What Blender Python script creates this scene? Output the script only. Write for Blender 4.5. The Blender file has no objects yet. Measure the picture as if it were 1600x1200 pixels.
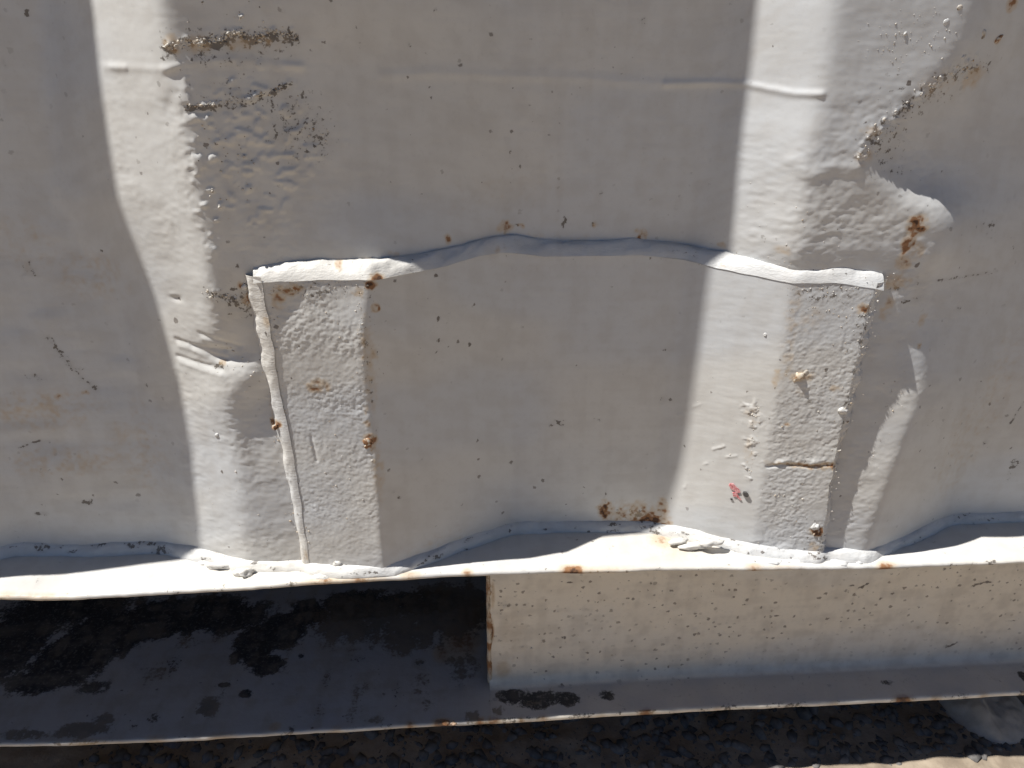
import bpy, math, random
import numpy as np
from mathutils import Vector, Matrix

random.seed(7)
rng = np.random.default_rng(11)
scene = bpy.context.scene
col = scene.collection

# ------------------------------------------------------------------ camera
CAM = np.array([0.0, -0.352, 0.295])
PITCH, YAW, ROLL = math.radians(26.6), math.radians(4.0), math.radians(0.3)
FOC = 1202.0                                  # focal length in photo pixels (1600 wide)
fw = np.array([math.sin(YAW) * math.cos(PITCH), math.cos(YAW) * math.cos(PITCH), -math.sin(PITCH)])
rt = np.array([math.cos(YAW), -math.sin(YAW), 0.0])
up = np.cross(rt, fw)
rt, up = rt * math.cos(ROLL) + up * math.sin(ROLL), up * math.cos(ROLL) - rt * math.sin(ROLL)
cd = bpy.data.cameras.new('camera')
cam = bpy.data.objects.new('camera', cd)
col.objects.link(cam)
M = Matrix((( rt[0], up[0], -fw[0], CAM[0]), (rt[1], up[1], -fw[1], CAM[1]), (rt[2], up[2], -fw[2], CAM[2]), (0, 0, 0, 1)))
cam.matrix_world = M
cd.sensor_width = 36.0
cd.lens = FOC / 1600 * 36
cd.clip_start, cd.clip_end = 0.01, 500
scene.camera = cam

# ------------------------------------------------------------------ sky, sun, exposure
SUN_ELEV, SUN_AZ = math.radians(60), math.radians(6.7)   # azimuth: how far the sun stands out from the wall plane
wd = bpy.data.worlds.new('World'); scene.world = wd; wd.use_nodes = True
nt = wd.node_tree; nt.nodes.clear()
sky = nt.nodes.new('ShaderNodeTexSky'); sky.sky_type = 'NISHITA'; sky.sun_disc = False
bg = nt.nodes.new('ShaderNodeBackground'); bg.inputs['Strength'].default_value = 0.05
wo = nt.nodes.new('ShaderNodeOutputWorld')
nt.links.new(sky.outputs[0], bg.inputs[0]); nt.links.new(bg.outputs[0], wo.inputs[0])
# light travels along +x (left to right), a little into the wall (+y) and down
sd = Vector((math.cos(SUN_ELEV) * math.cos(SUN_AZ), math.cos(SUN_ELEV) * math.sin(SUN_AZ), -math.sin(SUN_ELEV)))
sky.sun_elevation = SUN_ELEV; sky.air_density = 0.6; sky.dust_density = 0.0; sky.ozone_density = 4.0; sky.altitude = 1200
sky.sun_rotation = math.atan2(-sd.x, -sd.y)
sl = bpy.data.lights.new('sun', 'SUN'); sl.energy = 5.0; sl.angle = math.radians(0.53); sl.color = (1.0, 0.992, 0.972)
so = bpy.data.objects.new('sun', sl); col.objects.link(so)
so.rotation_euler = sd.to_track_quat('-Z', 'Y').to_euler()
so.location = (-1, -0.3, 2)
scene.view_settings.view_transform = 'Standard'
scene.view_settings.look = 'None'
scene.view_settings.gamma = 1
scene.view_settings.use_curve_mapping = False
scene.view_settings.exposure = 0.53
scene.render.engine = 'CYCLES'
scene.cycles.max_bounces = 4; scene.cycles.diffuse_bounces = 3; scene.cycles.use_adaptive_sampling = True; scene.cycles.adaptive_threshold = 0.02; scene.cycles.glossy_bounces = 2

# ------------------------------------------------------------------ helpers
def ray(px, py):
    d = fw + rt * (px - 800) / FOC - up * (py - 600) / FOC
    return d
def at(px, py, Y):
    """measured photo position on the upright plane y=Y -> world x, z"""
    d = ray(px, py); t = (Y - CAM[1]) / d[1]
    p = CAM + d * t
    return p[0], p[2]
def at_z(px, py, Z):
    d = ray(px, py); t = (Z - CAM[2]) / d[2]
    p = CAM + d * t
    return p[0], p[1]

def _h(ix, iy, s):
    n = (ix.astype(np.int64) * 374761393 + iy.astype(np.int64) * 668265263 + s * 974634541) & 0x7fffffff
    n = ((n ^ (n >> 13)) * 1274126177) & 0x7fffffff
    n = ((n ^ (n >> 16)) * 668265263) & 0x7fffffff
    return ((n ^ (n >> 15)) & 0xffff) / 65535.0
def vnoise(x, y, s=0):
    x = np.asarray(x, float); y = np.asarray(y, float)
    ix, iy = np.floor(x), np.floor(y); fx, fy = x - ix, y - iy
    fx = fx * fx * fx * (fx * (fx * 6 - 15) + 10); fy = fy * fy * fy * (fy * (fy * 6 - 15) + 10)
    a, b, c, d = _h(ix, iy, s), _h(ix + 1, iy, s), _h(ix, iy + 1, s), _h(ix + 1, iy + 1, s)
    return (a + (b - a) * fx + (c - a) * fy + (a - b - c + d) * fx * fy) * 2 - 1
def fbm(x, y, s=0, o=3, g=0.5):
    v = 0; a = 1; n = 0
    for i in range(o):
        v = v + a * vnoise(x * 2 ** i + 13.7 * i, y * 2 ** i - 7.1 * i, s + i * 17); n += a; a *= g
    return v / n
def sstep(a, b, x):
    t = np.clip((x - a) / (b - a), 0, 1); return t * t * (3 - 2 * t)

def mesh_from(name, V, F, mat, parent=None, attrs=None, smooth=True, kind=None):
    V = np.asarray(V, np.float32).reshape(-1, 3); F = np.asarray(F, np.int32)
    k = F.shape[1]
    me = bpy.data.meshes.new(name)
    me.vertices.add(len(V)); me.vertices.foreach_set('co', V.ravel())
    me.loops.add(F.size); me.loops.foreach_set('vertex_index', F.ravel())
    me.polygons.add(len(F)); me.polygons.foreach_set('loop_start', np.arange(0, F.size, k, dtype=np.int32))
    if smooth: me.polygons.foreach_set('use_smooth', np.ones(len(F), bool))
    me.update(calc_edges=True); me.validate()
    attrs = dict(attrs or {})
    if 'rust' in attrs:
        vx, vz = V[:, 0].astype(float), (V[:, 2] + V[:, 1] * 0.8).astype(float)
        attrs['tone'] = 0.5 + 0.5 * fbm(vx * 9, vz * 20, 901, 2); attrs['mottle'] = 0.5 + 0.34 * fbm(vx * 130, vz * 130, 902, 3) + 0.13 * fbm(vx * 30, vz * 330, 903, 2) + 0.13 * fbm(vx * 240, vz * 12, 904, 2)
    for an, av in attrs.items():
        a = me.attributes.new(an, 'FLOAT', 'POINT'); a.data.foreach_set('value', np.asarray(av, np.float32).ravel())
    me.materials.append(mat)
    o = bpy.data.objects.new(name, me); col.objects.link(o)
    if parent: o.parent = parent
    if kind: o['kind'] = kind
    return o
def grid_faces(n, m, close_m=False):
    i = np.arange(n - 1)[:, None]; j = np.arange(m if close_m else m - 1)[None, :]
    a = i * m + j; b = i * m + (j + 1) % m; c = (i + 1) * m + (j + 1) % m; d = (i + 1) * m + j
    return np.stack([a, b, c, d], -1).reshape(-1, 4)
def grid(name, P, mat, parent=None, attrs=None, kind=None, flip=False):
    n, m = P.shape[:2]; F = grid_faces(n, m)
    if flip: F = F[:, ::-1]
    return mesh_from(name, P, F, mat, parent, attrs, True, kind)

# ------------------------------------------------------------------ materials
def nn(t, kind, **kw):
    n = t.nodes.new(kind)
    for k, v in kw.items(): setattr(n, k, v)
    return n
def setin(n, **kw):
    for k, v in kw.items(): n.inputs[k.replace('_', ' ')].default_value = v
def mixc(t, fac, a, b, mode='MIX'):
    m = nn(t, 'ShaderNodeMix', data_type='RGBA', blend_type=mode)
    for sock, v in ((m.inputs[0], fac), (m.inputs[6], a), (m.inputs[7], b)):
        if hasattr(v, 'links'): t.links.new(v, sock)
        else: sock.default_value = v if not isinstance(v, tuple) or len(v) == 4 else (*v, 1)
    return m.outputs[2]
def mth(t, op, a, b=None, c=None, clamp=False):
    m = nn(t, 'ShaderNodeMath', operation=op); m.use_clamp = clamp
    for i, v in enumerate((a, b, c)):
        if v is None: continue
        if hasattr(v, 'links'): t.links.new(v, m.inputs[i])
        else: m.inputs[i].default_value = v
    return m.outputs[0]
def ramp(t, v, lo, hi):
    m = nn(t, 'ShaderNodeMapRange'); m.interpolation_type = 'SMOOTHSTEP'
    t.links.new(v, m.inputs[0]); m.inputs[1].default_value = lo; m.inputs[2].default_value = hi
    return m.outputs[0]
def noise(t, vec, scale, detail=3, rough=0.5):
    n = nn(t, 'ShaderNodeTexNoise'); t.links.new(vec, n.inputs['Vector'])
    setin(n, Scale=scale, Detail=detail, Roughness=rough); return n.outputs[0]
def coords(t, sx=1, sy=1, sz=1):
    g = nn(t, 'ShaderNodeNewGeometry'); m = nn(t, 'ShaderNodeMapping')
    m.inputs['Scale'].default_value = (sx, sy, sz)
    t.links.new(g.outputs['Position'], m.inputs['Vector']); return m.outputs[0]
def attr(t, name):
    a = nn(t, 'ShaderNodeAttribute', attribute_name=name); return a.outputs['Fac']
def specks(t, vec, scale, keep, rad):
    """small irregular specks: one per voronoi cell, most cells empty"""
    v = nn(t, 'ShaderNodeTexVoronoi'); v.feature = 'F1'
    t.links.new(vec, v.inputs['Vector']); setin(v, Scale=scale)
    sp = nn(t, 'ShaderNodeSeparateColor'); t.links.new(v.outputs['Color'], sp.inputs[0])
    on = ramp(t, sp.outputs[0], 1 - keep, 1 - keep * 0.4)
    r = mth(t, 'MULTIPLY_ADD', mth(t, 'MULTIPLY', sp.outputs[1], sp.outputs[1]), rad, rad * 0.15)
    d = mth(t, 'SUBTRACT', r, v.outputs['Distance'])
    return mth(t, 'MULTIPLY', ramp(t, d, 0.0, rad * 0.3), on)

def paint(name, base=(0.575, 0.566, 0.547), speck=1.0, sr=1.0, rough=0.36, peel_shade=False, bump=1.0, dust=0.0):
    m = bpy.data.materials.new(name); m.use_nodes = True; t = m.node_tree; t.nodes.clear()
    out = nn(t, 'ShaderNodeOutputMaterial'); b = nn(t, 'ShaderNodeBsdfPrincipled')
    t.links.new(b.outputs[0], out.inputs[0])
    P = coords(t); PH = coords(t, 1, 1, 2.6)
    big = attr(t, 'tone')
    g1 = nn(t, 'ShaderNodeTexNoise'); t.links.new(P, g1.inputs['Vector']); setin(g1, Scale=420.0, Detail=3.0, Roughness=0.65)
    gn = g1.outputs[0]; gn2 = attr(t, 'mottle')
    warm = tuple(c * k for c, k in zip(base, (1.01, 0.992, 0.955))); cool = tuple(c * k for c, k in zip(base, (0.94, 0.955, 0.975)))
    c = mixc(t, ramp(t, big, 0.36, 0.64), cool, warm)
    c = mixc(t, mth(t, 'MULTIPLY', ramp(t, gn2, 0.3, 0.8), 0.24), c, (0.40, 0.36, 0.31))
    c = mixc(t, mth(t, 'MULTIPLY', ramp(t, gn, 0.5, 0.8), 0.14), c, (0.34, 0.31, 0.27))
    # scattered dirt specks: ragged because the lookup is jittered by the fine noise
    va = nn(t, 'ShaderNodeVectorMath', operation='MULTIPLY_ADD')
    t.links.new(g1.outputs[1], va.inputs[0]); va.inputs[1].default_value = (0.0038, 0.0038, 0.0030); t.links.new(P, va.inputs[2])
    mp = nn(t, 'ShaderNodeMapping'); mp.inputs['Scale'].default_value = (1.25, 1, 0.95); t.links.new(va.outputs[0], mp.inputs[0])
    s1 = specks(t, mp.outputs[0], 88, 0.34 * speck, 0.14 * sr)
    s2 = specks(t, va.outputs[0], 210, 0.30 * speck, 0.24 * sr)
    dens = ramp(t, big, 0.38, 0.62)
    s = mth(t, 'MAXIMUM', mth(t, 'MULTIPLY', s1, 0.85), mth(t, 'MULTIPLY', s2, mth(t, 'MULTIPLY_ADD', dens, 0.5, 0.2)))
    c = mixc(t, s, c, (0.10, 0.075, 0.058))
    # dirt and rust laid down where the sheet carries them
    dirt = attr(t, 'dirt'); rust = attr(t, 'rust')
    dv = mth(t, 'MULTIPLY', ramp(t, mth(t, 'MULTIPLY_ADD', dirt, 0.42, gn), 0.66, 0.78), ramp(t, dirt, 0.03, 0.12))
    dv = mth(t, 'MAXIMUM', dv, mth(t, 'MULTIPLY', dirt, 0.30))
    c = mixc(t, mth(t, 'MULTIPLY', dv, 0.84), c, (0.085, 0.066, 0.05))
    rv = mth(t, 'MULTIPLY', rust, mth(t, 'MULTIPLY_ADD', mth(t, 'ADD', gn, gn2), 0.95, 0.05))
    c = mixc(t, mth(t, 'MULTIPLY', ramp(t, rv, 0.05, 0.45), 0.55), c, (0.48, 0.34, 0.19))
    c = mixc(t, mth(t, 'MULTIPLY', ramp(t, rv, 0.40, 0.75), 0.92), c, (0.24, 0.105, 0.038))
    c = mixc(t, mth(t, 'MULTIPLY', ramp(t, rv, 0.80, 1.1), 0.9), c, (0.06, 0.03, 0.018))
    rm_ = ramp(t, rv, 0.3, 0.7)
    rg = mth(t, 'MULTIPLY_ADD', gn2, 0.16, rough); rg = mth(t, 'MULTIPLY_ADD', rm_, 0.4, rg, clamp=True)
    if peel_shade:
        c = mixc(t, attr(t, 'grime_shade'), c, mixc(t, gn2, (0.34, 0.335, 0.34), (0.50, 0.485, 0.46)))  # grey film: grime plus the flange's shade put into the colour
        pv = mth(t, 'MULTIPLY_ADD', mth(t, 'SUBTRACT', gn2, 0.5), 0.9, attr(t, 'peel_shade'))
        pv = mth(t, 'MULTIPLY_ADD', mth(t, 'SUBTRACT', gn, 0.5), 0.9, pv)
        pm = ramp(t, pv, 0.38, 0.62)
        under = mixc(t, ramp(t, gn, 0.50, 0.72), (0.045, 0.043, 0.042), (0.20, 0.185, 0.17))
        c = mixc(t, pm, c, under)
        mv = mth(t, 'MULTIPLY_ADD', mth(t, 'SUBTRACT', gn2, 0.5), 0.8, attr(t, 'mud_shade'))
        mv = mth(t, 'MULTIPLY_ADD', mth(t, 'SUBTRACT', gn, 0.5), 0.9, mv)
        c = mixc(t, mth(t, 'MULTIPLY', ramp(t, mv, 0.36, 0.60), 0.8), c, mixc(t, gn, (0.09, 0.07, 0.05), (0.20, 0.16, 0.115)))
        rg = mth(t, 'MAXIMUM', rg, mth(t, 'MULTIPLY', pm, 0.7))
    if dust:
        c = mixc(t, mth(t, 'MULTIPLY', ramp(t, gn2, 0.4, 0.75), dust), c, (0.36, 0.30, 0.23))
    t.links.new(c, b.inputs['Base Color']); t.links.new(rg, b.inputs['Roughness'])
    setin(b, **{'Specular_IOR_Level': 0.35})
    if bump:
        bp = nn(t, 'ShaderNodeBump'); setin(bp, Strength=0.5 * bump, Distance=0.0003)
        t.links.new(noise(t, PH, 420, 2, 0.65), bp.inputs['Height']); t.links.new(bp.outputs[0], b.inputs['Normal'])
    return m
M_WALL = paint('weathered wall paint', bump=0, speck=1.25)
M_PATCH = paint('patch plate paint', speck=1.1, bump=0)
M_WELD = paint('painted weld', base=(0.64, 0.62, 0.585), speck=0.4, bump=1.6)
M_RAIL = paint('rail paint', base=(0.73, 0.675, 0.58), speck=2.8, sr=1.35, peel_shade=True, dust=0.12)
M_FLOOR = paint('pocket floor paint', base=(0.47, 0.46, 0.445), speck=1.5, peel_shade=True, dust=0.35)
M_FLANGE = paint('flange paint', base=(0.62, 0.59, 0.54), speck=0.6)
M_SPAT = paint('painted spatter', base=(0.58, 0.54, 0.48), speck=0.5, bump=1.5)

def simple(name, c1, c2, scale, rough=0.8, bump=0.4, dist=0.0004):
    m = bpy.data.materials.new(name); m.use_nodes = True; t = m.node_tree; b = t.nodes['Principled BSDF']
    P = coords(t); n = noise(t, P, scale, 5, 0.62)
    c = mixc(t, ramp(t, n, 0.3, 0.7), c1, c2)
    t.links.new(c, b.inputs['Base Color']); setin(b, Roughness=rough)
    bp = nn(t, 'ShaderNodeBump'); setin(bp, Strength=bump, Distance=dist); t.links.new(noise(t, P, scale * 4, 4, 0.6), bp.inputs['Height'])
    t.links.new(bp.outputs[0], b.inputs['Normal']); return m
M_GROUND = simple('dusty ground', (0.225, 0.175, 0.125), (0.335, 0.272, 0.20), 60, 0.95, 0.7, 0.001)
M_STONE = simple('shade-darkened gravel', (0.07, 0.066, 0.063), (0.19, 0.175, 0.16), 90, 0.9, 0.5, 0.0005)  # kept dark so the stones carry the shade under the rail
M_ROCK = simple('dusty rock', (0.36, 0.32, 0.27), (0.50, 0.45, 0.38), 70, 0.9, 0.5, 0.0006)
M_STEEL = simple('dark underframe steel', (0.05, 0.045, 0.04), (0.12, 0.10, 0.085), 30, 0.8)
M_RED = simple('red paint chip', (0.36, 0.02, 0.03), (0.70, 0.42, 0.40), 1300, 0.6)
M_DARKCHIP = simple('dark scale', (0.03, 0.028, 0.026), (0.09, 0.08, 0.075), 500, 0.6)

# ------------------------------------------------------------------ corrugation profile
class Key:
    """one upright crease of the sheet: x and y as functions of height, from measured points (px, py, depth)"""
    def __init__(s, pts=None, src=None, dx=0.0, Y=None):
        if pts is not None:
            q = [(at(p[0], p[1], p[2]), p[2]) for p in pts]
            q.sort(key=lambda e: e[0][1])
            s.z = np.array([e[0][1] for e in q]); s.x = np.array([e[0][0] for e in q]); s.y = np.array([e[1] for e in q])
        else:
            s.z = src.z; s.x = np.full_like(src.z, src.x.mean() + dx) if Y is not None else src.x + dx
            s.y = np.full_like(src.z, Y) if Y is not None else src.y
    def X(s, z): return np.interp(z, s.z, s.x)
    def Y(s, z): return np.interp(z, s.z, s.y)
IN = 0.033
kW2 = Key([(70, 0, IN), (72, 150, IN), (84, 300, IN), (165, 440, IN), (212, 600, .031), (258, 870, .0245)])
kW3 = Key([(248, 0, -.0075), (268, 100, -.008), (290, 200, -.008), (314, 330, -.0075), (325, 420, -.006), (333, 480, -.0045), (345, 560, -.0015), (354, 620, .0005), (372, 720, .0022), (386, 885, .0022)])
kW5 = Key([(505, 0, .0005), (512, 90, .0030), (530, 180, .0035), (558, 300, .0035), (582, 390, .0015), (588, 430, .001), (580, 475, .002), (575, 600, -.001), (588, 700, -.0045), (600, 885, -.0045)])
kW6 = Key([(785, 0, .034), (790, 390, .036), (792, 440, .036), (800, 700, .034), (802, 850, .029)])
kW7 = Key([(1128, 0, IN), (1085, 390, .036), (1070, 440, .036), (1028, 700, .034), (1005, 855, .029)])
kW8 = Key([(1303, 0, .0), (1287, 127, .0), (1262, 240, .0), (1244, 400, .0005), (1240, 450, .005), (1210, 650, .005), (1175, 870, .005)])
kW9 = Key([(1525, 0, -.0065), (1512, 70, -.0060), (1468, 125, -.0052), (1405, 180, -.0040), (1343, 248, -.0030), (1372, 285, -.0032), (1394, 304, -.0035), (1428, 310, -.004), (1462, 326, -.004),
           (1478, 360, -.0042), (1470, 400, -.0038), (1425, 440, -.002), (1400, 500, -.001), (1392, 545, -.0012), (1400, 590, -.0018), (1396, 650, -.0040), (1364, 730, -.0048), (1320, 860, -.0045)])
kW10 = Key([(1560, 0, -.002), (1545, 70, .002), (1535, 125, .0065), (1528, 180, .0090), (1522, 248, .0098), (1520, 285, .0092), (1524, 304, .0088), (1528, 315, .0085), (1532, 330, .0082),
            (1532, 360, .008), (1520, 400, .0075), (1485, 440, .006), (1465, 500, .005), (1450, 545, .0015), (1440, 590, -.0012), (1428, 650, -.0056), (1398, 730, -.0070), (1352, 860, -.0066)])
kW11 = Key(src=kW10, dx=0.062, Y=.027); kW12 = Key(src=kW10, dx=0.132, Y=.027)
kW13 = Key(src=kW10, dx=0.20, Y=0.0); kW14 = Key(src=kW10, dx=0.272, Y=0.0)
kW0 = Key(src=kW5, dx=-0.283, Y=-.007); kW1 = Key(src=kW5, dx=-0.283 + 0.066, Y=.025); kWm = Key(src=kW5, dx=-0.355, Y=-.004)
WKEYS = [kWm, kW0, kW1, kW2, kW3, kW5, kW6, kW7, kW8, kW9, kW10, kW11, kW12, kW13, kW14]
x_first, x_last = kWm.x.mean(), kW14.x.mean()
kP0 = Key([(402, 438, -.0086), (418, 520, -.0062), (435, 620, -.0036), (456, 720, -.0030), (481, 890, -.0030)])
kP1 = Key([(580, 435, -.0092), (570, 520, -.0126), (573, 600, -.0118), (587, 700, -.0105), (593, 790, -.0105), (600, 885, -.0105)])
kP2 = Key([(787, 395, .028), (800, 700, .028), (802, 850, .0235)])
kP3 = Key([(1072, 400, .028), (1028, 700, .028), (1005, 855, .0235)])
kP4 = Key([(1238, 440, .001), (1208, 650, .001), (1173, 870, .001)])
kP5 = Key([(1376, 445, -.0062), (1360, 480, -.0062), (1343, 560, -.0062), (1322, 650, -.0062), (1300, 760, -.0062), (1283, 880, -.0062)])
PKEYS = [kP0, kP1, kP2, kP3, kP4, kP5]

class Table:
    def __init__(s, keys, x0, x1, dx, z0, z1, dz, sig, ext=False):
        s.x0, s.z0, s.dx, s.dz = x0, z0, dx, dz
        xs = np.arange(x0, x1, dx); zs = np.arange(z0, z1, dz); T = np.zeros((len(zs), len(xs)))
        k = np.arange(-int(3 * sig / dx), int(3 * sig / dx) + 1) * dx; g = np.exp(-k * k / (2 * sig * sig)); g /= g.sum()
        for i, z in enumerate(zs):
            X = np.array([q.X(z) for q in keys]); Y = np.array([q.Y(z) for q in keys])
            if ext:   # the plain corrugation runs on beyond the photographed bay
                per = np.array([.066, .136, .204, .278]); py_ = np.array([IN, IN, 0, 0])
                R = np.concatenate([X[-1] + per + .278 * j for j in range(3)]); L = np.concatenate([(X[0] - per - .278 * j) for j in range(3)])
                X = np.concatenate([L, X, R]); Y = np.concatenate([np.tile(py_, 3), Y, np.tile(py_, 3)]); o = np.argsort(X); X, Y = X[o], Y[o]
            v = np.interp(xs, X, Y)
            T[i] = np.convolve(np.pad(v, len(k) // 2, mode='edge'), g, 'valid')
        kz = np.exp(-.5 * (np.arange(-5, 6) / 2.2) ** 2); kz /= kz.sum()
        Tp = np.pad(T, ((5, 5), (0, 0)), mode='edge'); T = sum(w * Tp[i:i + len(zs)] for i, w in enumerate(kz))
        s.T = T
    def __call__(s, X, Z):
        a = np.clip((np.asarray(X, float) - s.x0) / s.dx, 0, s.T.shape[1] - 1.001); b = np.clip((np.asarray(Z, float) - s.z0) / s.dz, 0, s.T.shape[0] - 1.001)
        i, j = b.astype(int), a.astype(int); fb, fa = b - i, a - j
        return (s.T[i, j] * (1 - fa) + s.T[i, j + 1] * fa) * (1 - fb) + (s.T[i + 1, j] * (1 - fa) + s.T[i + 1, j + 1] * fa) * fb
wallT = Table(WKEYS, -1.3, 1.5, 0.001, -0.03, 0.46, 0.002, 0.0036, True)
patchT = Table(PKEYS, -0.3, 0.35, 0.0007, -0.03, 0.30, 0.003, 0.0015)
def on(px, py, f):
    """measured photo position -> world x, z on surface y=f(x,z)"""
    Y = 0.0
    for _ in range(12): x, z = at(px, py, Y); Y = Y * 0.4 + 0.6 * float(f(x, z))
    return x, z
PX = 0.00031                                       # metres covered by one photo pixel near the wall

def gauss(X, Z, x, z, rx, rz, rot=0.0):
    dx, dz = X - x, Z - z
    if rot: c, s_ = math.cos(rot), math.sin(rot); dx, dz = dx * c + dz * s_, -dx * s_ + dz * c
    return np.exp(-0.5 * ((dx / rx) ** 2 + (dz / rz) ** 2))
def seg(X, Z, pts, w):
    """soft distance band along a polyline"""
    best = np.full(X.shape, 1e9)
    for (ax, az), (bx, bz) in zip(pts[:-1], pts[1:]):
        ux, uz = bx - ax, bz - az; L = ux * ux + uz * uz + 1e-12
        t = np.clip(((X - ax) * ux + (Z - az) * uz) / L, 0, 1)
        best = np.minimum(best, (X - ax - t * ux) ** 2 + (Z - az - t * uz) ** 2)
    return np.exp(-0.5 * best / (w * w))
def in_poly(X, Z, pts, soft):
    d = seg_dist(X, Z, pts + pts[:1]); ins = np.zeros(X.shape, bool)
    for (ax, az), (bx, bz) in zip(pts, pts[1:] + pts[:1]):
        c = ((az > Z) != (bz > Z)) & (X < (bx - ax) * (Z - az) / (bz - az + 1e-15) + ax); ins ^= c
    return sstep(-soft, soft, np.where(ins, d, -d))
def seg_dist(X, Z, pts):
    best = np.full(X.shape, 1e9)
    for (ax, az), (bx, bz) in zip(pts[:-1], pts[1:]):
        ux, uz = bx - ax, bz - az; L = ux * ux + uz * uz + 1e-12
        t = np.clip(((X - ax) * ux + (Z - az) * uz) / L, 0, 1)
        best = np.minimum(best, (X - ax - t * ux) ** 2 + (Z - az - t * uz) ** 2)
    return np.sqrt(best)
def wpts(L, f=None): return [on(a, b, f or wallT) for a, b in L]

# ledge line (front lip of the bottom rail's top flange)
YF = -0.013
_lz = [at(a, b, YF) for a, b in [(-300, 950), (-120, 940), (0, 929), (30, 932), (70, 934), (130, 930), (200, 926), (330, 919), (480, 909), (640, 899), (760, 894), (900, 889), (1040, 887), (1150, 886), (1280, 886), (1400, 883), (1600, 875), (1900, 866)]]
LX = np.array([p[0] for p in _lz]); LZ = np.array([p[1] for p in _lz])
def ledge(X):
    X = np.asarray(X, float); z = 0
    for o in (-.012, -.006, 0, .006, .012): z = z + np.interp(X + o, LX, LZ) / 5
    return z

# ------------------------------------------------------------------ the container
cont = bpy.data.objects.new('shipping_container', None); col.objects.link(cont)
cont['label'] = 'dented cream-white corrugated steel shipping container with welded repair patch and rusty bottom rail'
cont['category'] = 'shipping container'

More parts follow.
